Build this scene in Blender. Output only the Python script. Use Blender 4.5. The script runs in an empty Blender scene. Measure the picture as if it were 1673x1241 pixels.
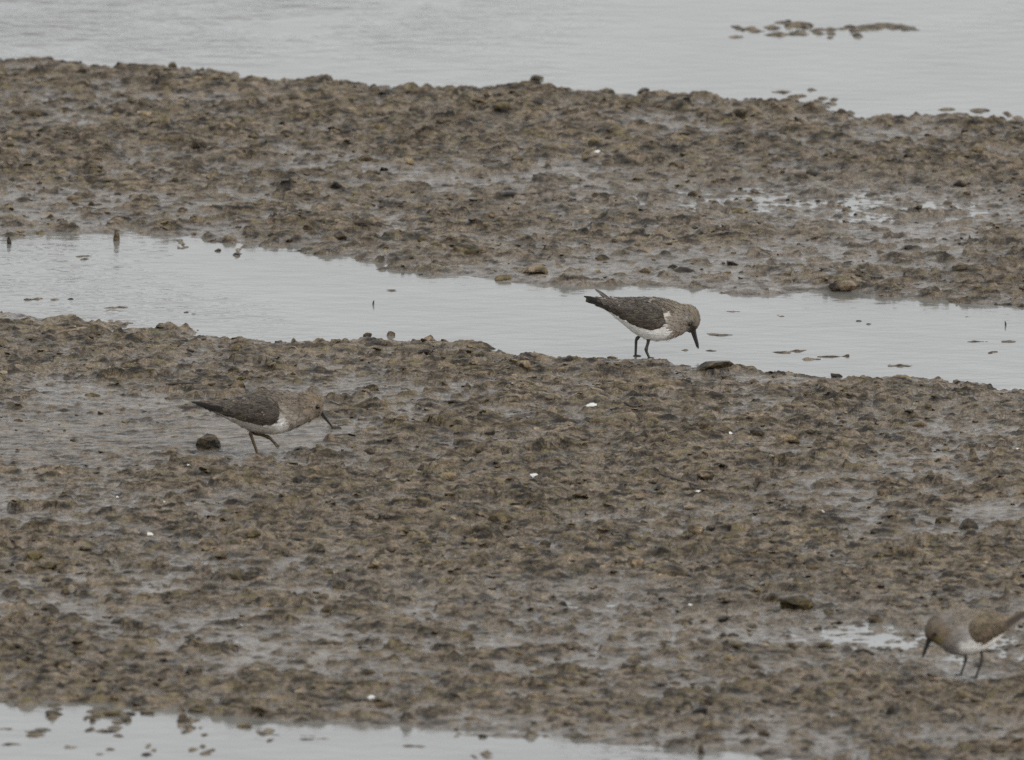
import bpy, math, random
import numpy as np
from mathutils import Vector, Matrix

rng = np.random.default_rng(7)
random.seed(7)
C = bpy.context.scene.collection
SC = bpy.context.scene
PI = math.pi

# ------------------------------------------------------------------ camera
ALPHA = math.radians(9.5)          # the lens looks down on the flat at 9.5 degrees
RANGE = 24.0                       # metres to the middle of the picture
WIDTH = 1.20                       # metres across the picture there
LENS = 36.0 * RANGE / WIDTH
CAM = np.array([0.0, -RANGE * math.cos(ALPHA), RANGE * math.sin(ALPHA)])
cd = bpy.data.cameras.new('camera')
cam = bpy.data.objects.new('camera', cd); C.objects.link(cam)
cam.location = CAM
cam.rotation_euler = (PI / 2 - ALPHA, 0, 0)
cd.lens = LENS; cd.sensor_width = 36.0; cd.sensor_fit = 'HORIZONTAL'
cd.clip_start = 0.5; cd.clip_end = 2000
cd.dof.use_dof = True
cd.dof.focus_distance = RANGE + 0.05
cd.dof.aperture_fstop = 18.0
SC.camera = cam

# ------------------------------------------------------------------ sky, sun, exposure
SUN_EL, SUN_AZ = math.radians(36), math.radians(128)    # soft behind the cloud, from the right and a little behind the watcher
w = bpy.data.worlds.new('World'); SC.world = w; w.use_nodes = True
nt = w.node_tree; nt.nodes.clear()
sky = nt.nodes.new('ShaderNodeTexSky'); sky.sky_type = 'NISHITA'; sky.sun_disc = False
sky.sun_elevation = SUN_EL; sky.sun_rotation = SUN_AZ
sky.air_density = 1.0; sky.dust_density = 4.0
hs = nt.nodes.new('ShaderNodeHueSaturation'); hs.inputs['Saturation'].default_value = 0.10
mx = nt.nodes.new('ShaderNodeMix'); mx.data_type = 'RGBA'
mx.inputs[0].default_value = 0.72                        # even cloud cover over the clear sky
mx.inputs[7].default_value = (7.60, 7.86, 8.06, 1)
bg = nt.nodes.new('ShaderNodeBackground'); bg.inputs['Strength'].default_value = 0.142
ow = nt.nodes.new('ShaderNodeOutputWorld')
nt.links.new(sky.outputs[0], hs.inputs['Color']); nt.links.new(hs.outputs[0], mx.inputs[6])
nt.links.new(mx.outputs[2], bg.inputs['Color']); nt.links.new(bg.outputs[0], ow.inputs[0])
sd = bpy.data.lights.new('sun', 'SUN'); sd.energy = 0.9; sd.angle = math.radians(30); sd.color = (1, .97, .92)
sun = bpy.data.objects.new('sun', sd); C.objects.link(sun)
sun.rotation_euler = (PI / 2 - SUN_EL, 0, PI - SUN_AZ)   # soft light through the cloud
SC.view_settings.view_transform = 'Standard'; SC.view_settings.look = 'None'
SC.view_settings.gamma = 1; SC.view_settings.use_curve_mapping = False
SC.view_settings.exposure = 0.0
SC.render.engine = 'CYCLES'
SC.cycles.use_denoising = False
SC.cycles.max_bounces = 6

# ------------------------------------------------------------------ helpers
PW, PH = 1673.0, 1241.0
CA, SA = math.cos(ALPHA), math.sin(ALPHA)
def to_ground(u, v, z=0.0):
    """point at height z seen at photo position (u, v)"""
    u = np.asarray(u, float); v = np.asarray(v, float)
    a = (u - PW / 2) / PW * 36 / LENS; b = -(v - PH / 2) / PW * 36 / LENS
    dx = a; dy = CA + b * SA; dz = -SA + b * CA
    t = (z - CAM[2]) / dz
    return CAM[0] + dx * t, CAM[1] + dy * t
def to_photo(x, y, z=0.0):
    rx, ry, rz = x - CAM[0], y - CAM[1], z - CAM[2]
    f = ry * CA - rz * SA; up = ry * SA + rz * CA
    f = np.maximum(f, 0.5)
    return rx / f * LENS / 36 * PW + PW / 2, -up / f * LENS / 36 * PW + PH / 2

_tab = rng.random((512, 512))
def vnoise(X, Y, wl, seed=0):
    """smooth value noise 0..1, wavelength wl in metres"""
    x = X / wl + seed * 17.37 + 100.3; y = Y / wl + seed * 9.71 + 200.7
    xi = np.floor(x).astype(np.int64); yi = np.floor(y).astype(np.int64)
    fx = x - xi; fy = y - yi
    fx = fx * fx * (3 - 2 * fx); fy = fy * fy * (3 - 2 * fy)
    x0 = xi & 511; x1 = (xi + 1) & 511; y0 = yi & 511; y1 = (yi + 1) & 511
    return (_tab[y0, x0] * (1 - fx) + _tab[y0, x1] * fx) * (1 - fy) + (_tab[y1, x0] * (1 - fx) + _tab[y1, x1] * fx) * fy
def sstep(a, b, x):
    t = np.clip((x - a) / (b - a), 0, 1); return t * t * (3 - 2 * t)

def mesh_np(name, V, F, uv=None, col=None, smooth=True):
    """mesh from numpy vertices and equal-sized faces"""
    V = np.asarray(V, np.float32); F = np.asarray(F, np.int32)
    n, k = F.shape
    m = bpy.data.meshes.new(name)
    m.vertices.add(len(V)); m.vertices.foreach_set('co', V.ravel())
    m.loops.add(n * k); m.loops.foreach_set('vertex_index', F.ravel())
    m.polygons.add(n)
    m.polygons.foreach_set('loop_start', np.arange(0, n * k, k, dtype=np.int32))
    m.polygons.foreach_set('use_smooth', np.full(n, smooth, dtype=bool))
    if uv is not None:
        l = m.uv_layers.new(name='UVMap'); l.data.foreach_set('uv', np.asarray(uv, np.float32)[F.ravel()].ravel())
    if col is not None:
        a = m.color_attributes.new('pigment', 'FLOAT_COLOR', 'POINT')
        c4 = np.ones((len(V), 4), np.float32); c4[:, :3] = col
        a.data.foreach_set('color', c4.ravel())
    m.update(calc_edges=True); m.validate()
    return m
def obj(name, mesh, mat=None, parent=None):
    o = bpy.data.objects.new(name, mesh); C.objects.link(o)
    if mat is not None and mesh is not None and not mesh.materials: mesh.materials.append(mat)
    if parent: o.parent = parent
    return o
def tag(o, label=None, cat=None, group=None, kind=None):
    for k, v in (('label', label), ('category', cat), ('group', group), ('kind', kind)):
        if v: o[k] = v
    return o

# ------------------------------------------------------------------ materials
def new_mat(name):
    m = bpy.data.materials.new(name); m.use_nodes = True
    n = m.node_tree; b = n.nodes['Principled BSDF']
    return m, n, b
def nd(n, t, **kw):
    x = n.nodes.new(t)
    for k, v in kw.items(): setattr(x, k, v)
    return x
def noise(n, vec, scale, detail=4, rough=.6):
    x = nd(n, 'ShaderNodeTexNoise'); x.inputs['Scale'].default_value = scale
    x.inputs['Detail'].default_value = detail; x.inputs['Roughness'].default_value = rough
    n.links.new(vec, x.inputs['Vector']); return x.outputs['Fac']
def ramp(n, fac, stops):
    r = nd(n, 'ShaderNodeValToRGB'); e = r.color_ramp.elements
    while len(e) < len(stops): e.new(.5)
    for i, (p, c) in enumerate(stops):
        e[i].position = p; e[i].color = (*c, 1) if len(c) == 3 else c
    n.links.new(fac, r.inputs[0]); return r.outputs[0]
def mixc(n, fac, a, b, mode='MIX'):
    m = nd(n, 'ShaderNodeMix', data_type='RGBA', blend_type=mode)
    for s, v in ((0, fac), (6, a), (7, b)):
        if hasattr(v, 'links'): n.links.new(v, m.inputs[s])
        elif isinstance(v, tuple): m.inputs[s].default_value = (*v, 1)
        else: m.inputs[s].default_value = v
    return m.outputs[2]
def bump(n, h, strength, dist, bsdf):
    b = nd(n, 'ShaderNodeBump'); b.inputs['Strength'].default_value = strength; b.inputs['Distance'].default_value = dist
    n.links.new(h, b.inputs['Height']); n.links.new(b.outputs[0], bsdf.inputs['Normal'])

def mud_material(name, attr=False):
    m, n, b = new_mat(name)
    geo = nd(n, 'ShaderNodeNewGeometry'); pos = geo.outputs['Position']
    ca_ = nd(n, 'ShaderNodeAttribute', attribute_name='crest'); crest = ca_.outputs['Fac']
    f1 = noise(n, pos, 34, 5, .65); f2 = noise(n, pos, 150, 4, .7); f3 = noise(n, pos, 4.5, 3, .5); f4 = noise(n, pos, 75, 3, .6)
    base = ramp(n, f1, [(.30, (.042, .030, .016)), (.44, (.088, .065, .038)), (.58, (.146, .113, .079)), (.72, (.086, .063, .034))])
    olive = ramp(n, f4, [(.50, (0, 0, 0)), (.66, (1, 1, 1))])
    base = mixc(n, olive, base, (.082, .068, .030))
    mp = nd(n, 'ShaderNodeMapping'); mp.inputs['Scale'].default_value = (.46, 1, 1); n.links.new(pos, mp.inputs[0])
    f7 = noise(n, mp.outputs[0], 88, 4, .66)
    base = mixc(n, 1.0, base, ramp(n, f7, [(.38, (.11, .10, .09)), (.465, (.60, .58, .55)), (.57, (1.55, 1.57, 1.62))]), 'MULTIPLY')
    if not attr:
        film = mixc(n, 1.0, (.150, .130, .108), ramp(n, f7, [(.36, (.34, .33, .32)), (.54, (1.18, 1.19, 1.21))]), 'MULTIPLY')
        base = mixc(n, crest, film, base)
    fine = ramp(n, f2, [(.30, (.62, .60, .58)), (.62, (1.22, 1.22, 1.23))])
    base = mixc(n, 1.0, base, fine, 'MULTIPLY')
    f5 = noise(n, pos, 420, 3, .7)
    base = mixc(n, 1.0, base, ramp(n, f5, [(.30, (.62, .60, .57)), (.66, (1.30, 1.30, 1.30))]), 'MULTIPLY')
    broad = ramp(n, f3, [(.3, (.86, .85, .84)), (.7, (1.12, 1.12, 1.13))])
    base = mixc(n, 1.0, base, broad, 'MULTIPLY')
    if attr:
        at = nd(n, 'ShaderNodeAttribute', attribute_name='pigment')
        base = mixc(n, 1.0, base, at.outputs['Color'], 'MULTIPLY')
    n.links.new(base, b.inputs['Base Color'])
    # a film of water lies in the hollows; the crests have drained
    f6 = noise(n, mp.outputs[0], 52, 5, .7)
    rr = ramp(n, f6, [(.42, (0, 0, 0)), (.54, (1, 1, 1))])
    ad = nd(n, 'ShaderNodeMath', operation='MULTIPLY_ADD'); n.links.new(rr, ad.inputs[0]); ad.inputs[1].default_value = .24
    if attr:
        ad.inputs[2].default_value = .34
    else:
        mr = nd(n, 'ShaderNodeMapRange'); n.links.new(crest, mr.inputs[0])
        mr.inputs[3].default_value = .09; mr.inputs[4].default_value = .34
        n.links.new(mr.outputs[0], ad.inputs[2])
    n.links.new(ad.outputs[0], b.inputs['Roughness'])
    b.inputs['IOR'].default_value = 1.38; b.inputs['Specular IOR Level'].default_value = .46
    hs_ = nd(n, 'ShaderNodeMath', operation='MULTIPLY_ADD'); n.links.new(f5, hs_.inputs[0]); hs_.inputs[1].default_value = .45; n.links.new(f2, hs_.inputs[2])
    if not attr:                                                 # the film of water evens out the fine relief
        cm = nd(n, 'ShaderNodeMapRange'); n.links.new(crest, cm.inputs[0]); cm.inputs[3].default_value = .30
        hm_ = nd(n, 'ShaderNodeMath', operation='MULTIPLY'); n.links.new(hs_.outputs[0], hm_.inputs[0]); n.links.new(cm.outputs[0], hm_.inputs[1]); hs_ = hm_
    bump(n, hs_.outputs[0], .60, .0040, b)
    return m
M_mud = mud_material('wet_mud')
M_clod = mud_material('mud_clod', True)

def water_material():
    m, n, b = new_mat('water')
    geo = nd(n, 'ShaderNodeNewGeometry'); pos = geo.outputs['Position']
    f = noise(n, pos, 6, 3, .5)
    n.links.new(ramp(n, f, [(.3, (.15, .145, .13)), (.7, (.19, .185, .17))]), b.inputs['Base Color'])
    b.inputs['Roughness'].default_value = .11; b.inputs['IOR'].default_value = 1.333
    mp = nd(n, 'ShaderNodeMapping'); mp.inputs['Scale'].default_value = (19, 30, 1); mp.inputs['Rotation'].default_value = (0, 0, .35)
    n.links.new(pos, mp.inputs[0])
    a = noise(n, mp.outputs[0], 1.0, 3, .55)
    # wind ripples come in patches
    mp2 = nd(n, 'ShaderNodeMapping'); mp2.inputs['Scale'].default_value = (1.6, .8, 1)
    n.links.new(pos, mp2.inputs[0])
    g = noise(n, mp2.outputs[0], 1.0, 3, .6)
    msk = ramp(n, g, [(.50, (.07, .07, .07)), (.68, (.32, .32, .32))])
    # the gust over the open water on the left
    sp = nd(n, 'ShaderNodeSeparateXYZ'); n.links.new(pos, sp.inputs[0])
    gx = nd(n, 'ShaderNodeMapRange'); n.links.new(sp.outputs['X'], gx.inputs[0])
    gx.inputs[1].default_value = .22; gx.inputs[2].default_value = -.5; gx.inputs[3].default_value = 0; gx.inputs[4].default_value = 1
    gy = nd(n, 'ShaderNodeMapRange'); n.links.new(sp.outputs['Y'], gy.inputs[0])
    gy.inputs[1].default_value = float(to_ground(0, 118)[1]); gy.inputs[2].default_value = float(to_ground(0, 55)[1]); gy.inputs[3].default_value = 0; gy.inputs[4].default_value = .85
    gg = nd(n, 'ShaderNodeMath', operation='MULTIPLY'); n.links.new(gx.outputs[0], gg.inputs[0]); n.links.new(gy.outputs[0], gg.inputs[1])
    g2 = noise(n, mp2.outputs[0], 3.2, 4, .65)                  # the gust breaks up into cat's-paws
    gb = nd(n, 'ShaderNodeMath', operation='MULTIPLY'); n.links.new(gg.outputs[0], gb.inputs[0]); n.links.new(ramp(n, g2, [(.40, (0, 0, 0)), (.58, (1, 1, 1))]), gb.inputs[1])
    am = nd(n, 'ShaderNodeMath', operation='ADD'); n.links.new(msk, am.inputs[0]); n.links.new(gb.outputs[0], am.inputs[1])
    hh = nd(n, 'ShaderNodeMath', operation='MULTIPLY'); n.links.new(a, hh.inputs[0]); n.links.new(am.outputs[0], hh.inputs[1])
    bump(n, hh.outputs[0], 1.0, .016, b)
    return m
M_water = water_material()

def plain(name, col, rough=.5, var=.25, scale=300):
    m, n, b = new_mat(name)
    tc = nd(n, 'ShaderNodeTexCoord')
    f = noise(n, tc.outputs['Object'], scale, 3, .6)
    lo = tuple(c * (1 - var) for c in col); hi = tuple(min(1, c * (1 + var)) for c in col)
    n.links.new(ramp(n, f, [(.3, lo), (.7, hi)]), b.inputs['Base Color'])
    b.inputs['Roughness'].default_value = rough
    return m
M_bill = plain('horn_black', (.022, .020, .018), .42)
M_eye = plain('eye_black', (.008, .007, .006), .08, .1)
M_leg = plain('leg_dark', (.040, .036, .028), .5)
M_legb = plain('leg_olive_brown', (.070, .046, .020), .5)
M_shell = plain('shell_white', (.66, .65, .61), .5, .15)
M_twig = plain('twig', (.055, .042, .032), .7)
M_pale = plain('pale_straw', (.30, .27, .23), .7)

def plumage(name):
    """body colour comes from the pigment of each feather"""
    m, n, b = new_mat(name)
    tc = nd(n, 'ShaderNodeTexCoord')
    at = nd(n, 'ShaderNodeAttribute', attribute_name='pigment')
    f = noise(n, tc.outputs['Object'], 420, 4, .7); f2 = noise(n, tc.outputs['Object'], 130, 3, .6)
    c = mixc(n, 1.0, at.outputs['Color'], ramp(n, f, [(.3, (.82, .81, .80)), (.7, (1.14, 1.14, 1.14))]), 'MULTIPLY')
    c = mixc(n, 1.0, c, ramp(n, f2, [(.3, (.88, .87, .86)), (.7, (1.1, 1.1, 1.1))]), 'MULTIPLY')
    n.links.new(c, b.inputs['Base Color'])
    b.inputs['Roughness'].default_value = .85; b.inputs['Specular IOR Level'].default_value = .2
    bump(n, f, .4, .0003, b)
    return m
def feather_mat(name):
    """dark along the shaft, paler worn fringe; UV.x runs across a feather, UV.y along it"""
    m, n, b = new_mat(name)
    at = nd(n, 'ShaderNodeAttribute', attribute_name='pigment')
    uv = nd(n, 'ShaderNodeUVMap'); sp = nd(n, 'ShaderNodeSeparateXYZ'); n.links.new(uv.outputs[0], sp.inputs[0])
    ab = nd(n, 'ShaderNodeMath', operation='ABSOLUTE'); n.links.new(sp.outputs['X'], ab.inputs[0])
    mxm = nd(n, 'ShaderNodeMath', operation='MAXIMUM'); n.links.new(ab.outputs[0], mxm.inputs[0])
    pw = nd(n, 'ShaderNodeMath', operation='POWER'); n.links.new(sp.outputs['Y'], pw.inputs[0]); pw.inputs[1].default_value = 3.0
    n.links.new(pw.outputs[0], mxm.inputs[1])
    fr = ramp(n, mxm.outputs[0], [(.0, (.72, .72, .72)), (.62, (1, 1, 1)), (.86, (1.9, 1.82, 1.72)), (1, (2.5, 2.4, 2.3))])
    tc = nd(n, 'ShaderNodeTexCoord'); f = noise(n, tc.outputs['Object'], 260, 4, .7)
    c = mixc(n, 1.0, at.outputs['Color'], fr, 'MULTIPLY')
    c = mixc(n, 1.0, c, ramp(n, f, [(.3, (.68, .67, .66)), (.7, (1.25, 1.25, 1.25))]), 'MULTIPLY')
    n.links.new(c, b.inputs['Base Color'])
    b.inputs['Roughness'].default_value = .7; b.inputs['Specular IOR Level'].default_value = .25
    return m
M_plum = plumage('plumage'); M_feath = feather_mat('feathers')

# ------------------------------------------------------------------ the mudflat
SH_FAR = ([-900, 0, 100, 280, 350, 420, 600, 760, 900, 1000, 1150, 1300, 1420, 1500, 1673, 2600],
          [60, 97, 108, 112, 118, 130, 137, 145, 148, 155, 158, 172, 190, 192, 196, 215])
CH_FAR = ([-900, 0, 100, 200, 300, 400, 460, 560, 640, 720, 840, 950, 1100, 1250, 1400, 1500, 1600, 1673, 2600],
          [392, 384, 379, 377, 388, 399, 408, 420, 438, 451, 464, 469, 469, 476, 479, 489, 500, 510, 610])
CH_NEAR = ([-900, 0, 60, 150, 260, 320, 430, 520, 580, 660, 800, 880, 980, 1060, 1150, 1300, 1450, 1560, 1673, 2600],
           [480, 513, 524, 531, 536, 543, 552, 556, 555, 557, 568, 580, 588, 590, 600, 610, 616, 624, 636, 700])
POOL = ([-900, 0, 130, 250, 400, 500, 640, 750, 850, 920, 1000, 1150, 1250, 1673, 2600],
        [1128, 1143, 1149, 1155, 1174, 1181, 1188, 1198, 1207, 1209, 1217, 1226, 1240, 1282, 1400])
def grow(a, b, step, out, f):
    c = list(np.arange(a, b + step / 2, step)); s = step; lo, hi = a, b; L, R = [], []
    while hi < out:
        s *= f; hi += s; lo -= s; L.append(lo); R.append(hi)
    return np.array(L[::-1] + c + R)
YN, YF = float(to_ground(0, PH + 45)[1]), float(to_ground(0, -45)[1])     # the stretch of flat the lens takes in
gx = grow(-.78, .78, .0020, 400, 1.32)
gy = grow(YN, YF, .0044, 400, 1.32)
X, Y = np.meshgrid(gx, gy)
U, Vp = to_photo(X, Y)
near_cam = Y < CAM[1] + 3                     # behind or under the lens the flat just goes on as open water
Vp = np.where(near_cam, 5000, Vp)
wob = (vnoise(X, Y, .13, 1) - .5) * 12 + (vnoise(X * .6, Y, .045, 2) - .5) * 16 + (vnoise(X * .6, Y, .02, 12) - .5) * 10
def edge(line, sign, soft=9):
    return sstep(-soft, soft, sign * (Vp + wob * .9 - np.interp(U, *line)))
land = np.maximum(edge(SH_FAR, 1) * edge(CH_FAR, -1), edge(CH_NEAR, 1) * edge(POOL, -1))
land_in = np.maximum(edge(SH_FAR, 1, 40) * edge(CH_FAR, -1, 48), edge(CH_NEAR, 1, 50) * edge(POOL, -1, 46))
def blob(u, v, ru, rv): return np.exp(-(((U - u) / ru) ** 2 + ((Vp - v) / rv) ** 2))
wet = (.66 * blob(1100, 325, 330, 40) + .80 * blob(1480, 345, 330, 50) + .25 * blob(760, 300, 160, 26) + .35 * blob(1250, 425, 300, 22)
       + .95 * blob(1630, 1062, 180, 50) + .80 * blob(1350, 1030, 260, 46) + .76 * blob(940, 984, 190, 30) + .35 * blob(620, 960, 220, 25)
       + .30 * blob(1560, 680, 220, 25) + .25 * blob(300, 590, 400, 20) + .42 * blob(850, 440, 300, 18) + .25 * blob(1500, 1190, 300, 18))
smooth_zone = np.clip(blob(120, 730, 300, 75) + .6 * blob(420, 720, 120, 30), 0, 1)
roll = (vnoise(X, Y, .55, 3) - .5) * .006 + (vnoise(X, Y, .16, 4) - .5) * .005
feet = np.clip(blob(1052, 588, 46, 15) + blob(432, 738, 75, 26) + blob(1590, 1108, 48, 18), 0, 1)     # trodden flat under the birds
wet_n = np.clip(wet * 1.3, 0, 1)
dry = .0052 * land_in + roll * .7 * land * land_in
base = -.014 + .014 * land + dry * (1 - wet_n) + wet_n * (.0003 - .0016 * np.clip(wet - .6, 0, .3) / .3 + roll * .22) * land
n1 = vnoise(X, Y, .016, 5); n2 = vnoise(X, Y, .008, 6); n3 = vnoise(X, Y, .03, 7)
patch = sstep(.25, .7, vnoise(X, Y, .28, 8) * .6 + vnoise(X, Y, .09, 9) * .4)
rough = land * (1 - .72 * smooth_zone) * (.55 + .6 * patch) * (1 - .7 * feet)
WX = X + (vnoise(X, Y, .05, 21) - .5) * .05 + (n1 - .5) * .012; WY = Y + (vnoise(X, Y, .05, 22) - .5) * .06 + (vnoise(X, Y, .016, 23) - .5) * .016
# little wave-worked ridges, longer along the shore than across it
rg1 = 1 - np.abs(2 * vnoise(WX * .42, WY, .038, 24) - 1); rg2 = 1 - np.abs(2 * vnoise(WX * .42, WY, .021, 25) - 1); rg3 = 1 - np.abs(2 * vnoise(X * .55, Y, .013, 26) - 1)
ridge = np.clip(rg1 - .55, 0, 1) ** 1.2 * .0060 + np.clip(rg2 - .5, 0, 1) * .0050 + rg3 * .0010 - .0016
base0 = base.copy()
base = base + rough * ridge * (1 - .65 * wet_n) * (.4 + .6 * land_in)
# churned, ragged skin
j1 = vnoise(X * .52, Y, .0085, 31); j2 = vnoise(X * .75, Y, .0058, 32); j3 = rng.random(X.shape)
jag = (np.abs(j1 - .5) * 2) ** 1.3 * .0048 + (j2 - .4) * .0032 + (j3 - .5) * .0013 - .0011
busy = land * (.45 + .75 * patch) * (1 - .62 * smooth_zone) * (1 - .5 * feet) * (1 - .35 * wet_n) * (.6 + .4 * land_in)
H = base + rough * ((n1 - .5) * .0016) + busy * jag

def stamp(cx, cy, rx, ry, hgt, ang, tilt, tdir, hard=3.0, absolute=None):
    R = max(rx, ry) * 1.35
    i0, i1 = np.searchsorted(gx, (cx - R, cx + R)); j0, j1 = np.searchsorted(gy, (cy - R, cy + R))
    if i1 - i0 < 2 or j1 - j0 < 2: return
    sl = (slice(j0, j1), slice(i0, i1))
    dx = gx[i0:i1][None, :] - cx; dy = gy[j0:j1][:, None] - cy
    c, s = math.cos(ang), math.sin(ang)
    a = (dx * c + dy * s) / rx; b = (-dx * s + dy * c) / ry
    r = np.sqrt(a * a + b * b) * (1 + (n1[sl] - .5) * .9 + (n2[sl] - .5) * .5)
    prof = np.clip((1 - r) * hard, 0, 1) * (1 + tilt * (a * math.cos(tdir) + b * math.sin(tdir))) * (.75 + .5 * n2[sl])
    z0 = base[sl] if absolute is None else absolute
    top = z0 + hgt * prof + (jag[sl] * np.minimum(1, prof * 1.5) * .9 if absolute is None else jag[sl] * .35)
    H[sl] = np.where(prof > .02, np.maximum(H[sl], top), H[sl])
# lumps thrown up on the flat: many small, some large
NST = 42000
sx = rng.uniform(-.84, .84, NST); sy = rng.uniform(YN, YF, NST)
ij = (np.clip(np.searchsorted(gy, sy), 0, len(gy) - 1), np.clip(np.searchsorted(gx, sx), 0, len(gx) - 1))
s_land, s_sm, s_patch, s_wet, s_feet, s_in = land[ij], smooth_zone[ij], patch[ij], wet_n[ij], feet[ij], land_in[ij]
size = np.exp(rng.normal(math.log(.0055), .50, NST)); q = rng.random((NST, 6))
for k in range(NST):
    if s_land[k] < .12: continue
    if q[k, 0] < s_sm[k] * .9 or q[k, 0] > (.22 + .62 * s_patch[k]) * (1 - .45 * s_wet[k]) or q[k, 1] < s_feet[k] * 1.3: continue
    r_ = min(size[k], .020) * (1 - .25 * s_wet[k])
    stamp(sx[k], sy[k], r_ * (1.5 + 1.3 * q[k, 1]), r_ * (.7 + .5 * q[k, 2]), min(.0062, r_ * (.22 + .42 * q[k, 3])) * (.5 + .5 * s_land[k]) * (.5 + .5 * s_in[k]),
          (q[k, 4] - .5) * 1.0, .75, q[k, 5] * 6.28, 1.6 + 4.5 * q[k, 2] ** 2)
# low bars of mud breaking the surface, thin channel ones added to imitate dark ripples: (u, v, half width px, height mm)
BARS = [(1215, 47, 20, 6), (1285, 36, 32, 7), (1300, 46, 26, 6), (1262, 42, 18, 4), (1345, 52, 22, 5), (1325, 60, 30, 3), (1405, 48, 22, 5), (1425, 38, 40, 5),
        (1440, 30, 30, 3), (1490, 63, 24, 4), (1480, 50, 14, 3), (1565, 62, 36, 4), (1610, 64, 22, 3), (1578, 50, 22, 2), (1580, 102, 30, 3), (1620, 105, 26, 2), (1430, 120, 30, 2),
        (1440, 137, 28, 3), (1360, 118, 26, 2), (1500, 135, 26, 4), (1600, 135, 24, 2), (1650, 105, 20, 2), (1070, 38, 34, 2.4), (1050, 14, 16, 2), (1160, 25, 20, 3), (1330, 4, 22, 4), (1290, 8, 24, 3),
        (1530, 20, 60, 2), (1560, 10, 40, 2), (1190, 18, 26, 2), (842, 22, 14, 2.5), (845, 8, 20, 2), (675, 12, 14, 3), (1630, 40, 20, 2), (1380, 10, 26, 2),
        (235, 86, 16, 2.5), (440, 90, 18, 4), (520, 104, 14, 5), (650, 108, 26, 2), (760, 107, 20, 2), (820, 108, 20, 2.5), (690, 125, 14, 5), (860, 112, 16, 3),
        (1120, 136, 20, 4), (1170, 145, 22, 4), (1230, 142, 22, 4), (1300, 148, 28, 5), (1350, 160, 20, 5), (1480, 176, 20, 4), (1530, 170, 20, 4), (1560, 182, 30, 5), (1620, 172, 24, 4), (1650, 185, 20, 5),
        (140, 420, 26, 1.2), (228, 443, 14, 2), (228, 458, 10, 1.4), (55, 488, 16, 1.4), (180, 487, 20, 2), (110, 486, 14, 1.6), (200, 503, 18, 1.4), (305, 513, 18, 1.6),
        (300, 395, 10, 4), (415, 398, 12, 3), (390, 413, 9, 4), (470, 447, 26, 1.6), (445, 434, 24, 1.4), (530, 517, 12, 1.5), (640, 472, 14, 2), (790, 493, 16, 1.2),
        (850, 553, 24, 1.4), (900, 552, 26, 1.6), (925, 556, 22, 1.6), (985, 548, 22, 1.6), (1115, 572, 12, 2), (1180, 550, 30, 1.2), (1165, 570, 14, 2.4), (1290, 574, 24, 1.6), (1370, 590, 16, 2), (1345, 586, 30, 1.4),
        (1405, 526, 14, 2), (1570, 520, 20, 1.4), (1620, 576, 16, 2.2), (1620, 558, 30, 1.2), (1480, 490, 30, 1.4), (1200, 507, 24, 1.6), (1270, 514, 14, 1.4), (1480, 596, 24, 1.2), (1250, 592, 20, 1.6),
        (60, 1195, 26, 3), (30, 1212, 22, 2), (110, 1218, 26, 2.4), (185, 1193, 26, 3.4), (250, 1222, 14, 3), (240, 1225, 30, 1.6), (330, 1226, 20, 3), (335, 1232, 30, 1.6), (170, 1226, 18, 2), (470, 1200, 26, 2),
        (500, 1206, 26, 2), (560, 1210, 18, 3), (570, 1234, 18, 2), (670, 1214, 26, 2.4), (795, 1228, 14, 3.4), (40, 1165, 24, 4), (90, 1163, 26, 6), (185, 1162, 26, 7), (215, 1162, 22, 5), (150, 1170, 10, 5), (205, 1176, 20, 5),
        (240, 1162, 16, 5), (300, 1172, 10, 9), (305, 1178, 12, 6), (10, 1188, 14, 2), (130, 1240, 30, 2), (380, 1190, 20, 4), (430, 1196, 20, 3), (330, 1192, 18, 3), (700, 1222, 20, 3)]
for (u, v, hw, hm) in BARS:
    if v < 200 and (hm < 5 or u < 1000): continue
    if 380 < v < 640 and hm < 2.2 and rng.random() < .4: continue
    if v > 1150 and (hm < 2 or rng.random() < .25): continue
    x, y = to_ground(u, v, hm * .0004); s_ = WIDTH / PW * (RANGE + y) / RANGE
    for j in range(6 if hm >= 4 else 4 if hm >= 3 else 2):
        big = hm >= 3
        stamp(float(x) + rng.normal(0, hw * s_ * .5), float(y) + rng.normal(0, .010 + .004 * hm if big else .008), hw * s_ * (rng.uniform(.3, .75) if big else rng.uniform(.5, .95)), rng.uniform(.008, .018) if big else rng.uniform(.004, .0065),
              hm * .00040 * rng.uniform(.5, 1.3) + .0008 if big else rng.uniform(.0012, .0022), rng.uniform(-.3, .3), .7, rng.random() * 6.28, 1.4, absolute=-.0008)
# nearest column/row lookup
def hgt(x, y):
    i = np.clip(np.searchsorted(gx, x), 1, len(gx) - 1); j = np.clip(np.searchsorted(gy, y), 1, len(gy) - 1)
    return np.maximum(np.maximum(H[j, i], H[j - 1, i - 1]), np.maximum(H[j - 1, i], H[j, i - 1]))
def at_mud(u, v):
    """where the eye meets the mud at photo position (u, v)"""
    z = 0.006
    for _ in range(6):
        x, y = to_ground(u, v, z); z = .5 * z + .5 * max(0.0, float(hgt(float(x), float(y))))
    return float(x), float(y), max(0.0, float(hgt(float(x), float(y))))

rows, cols = H.shape
idx = np.arange(rows * cols).reshape(rows, cols)
F = np.stack([idx[:-1, :-1], idx[:-1, 1:], idx[1:, 1:], idx[1:, :-1]], -1).reshape(-1, 4)
FLATTEN = []      # filled by the birds' feet below, before the sheet is made

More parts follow.
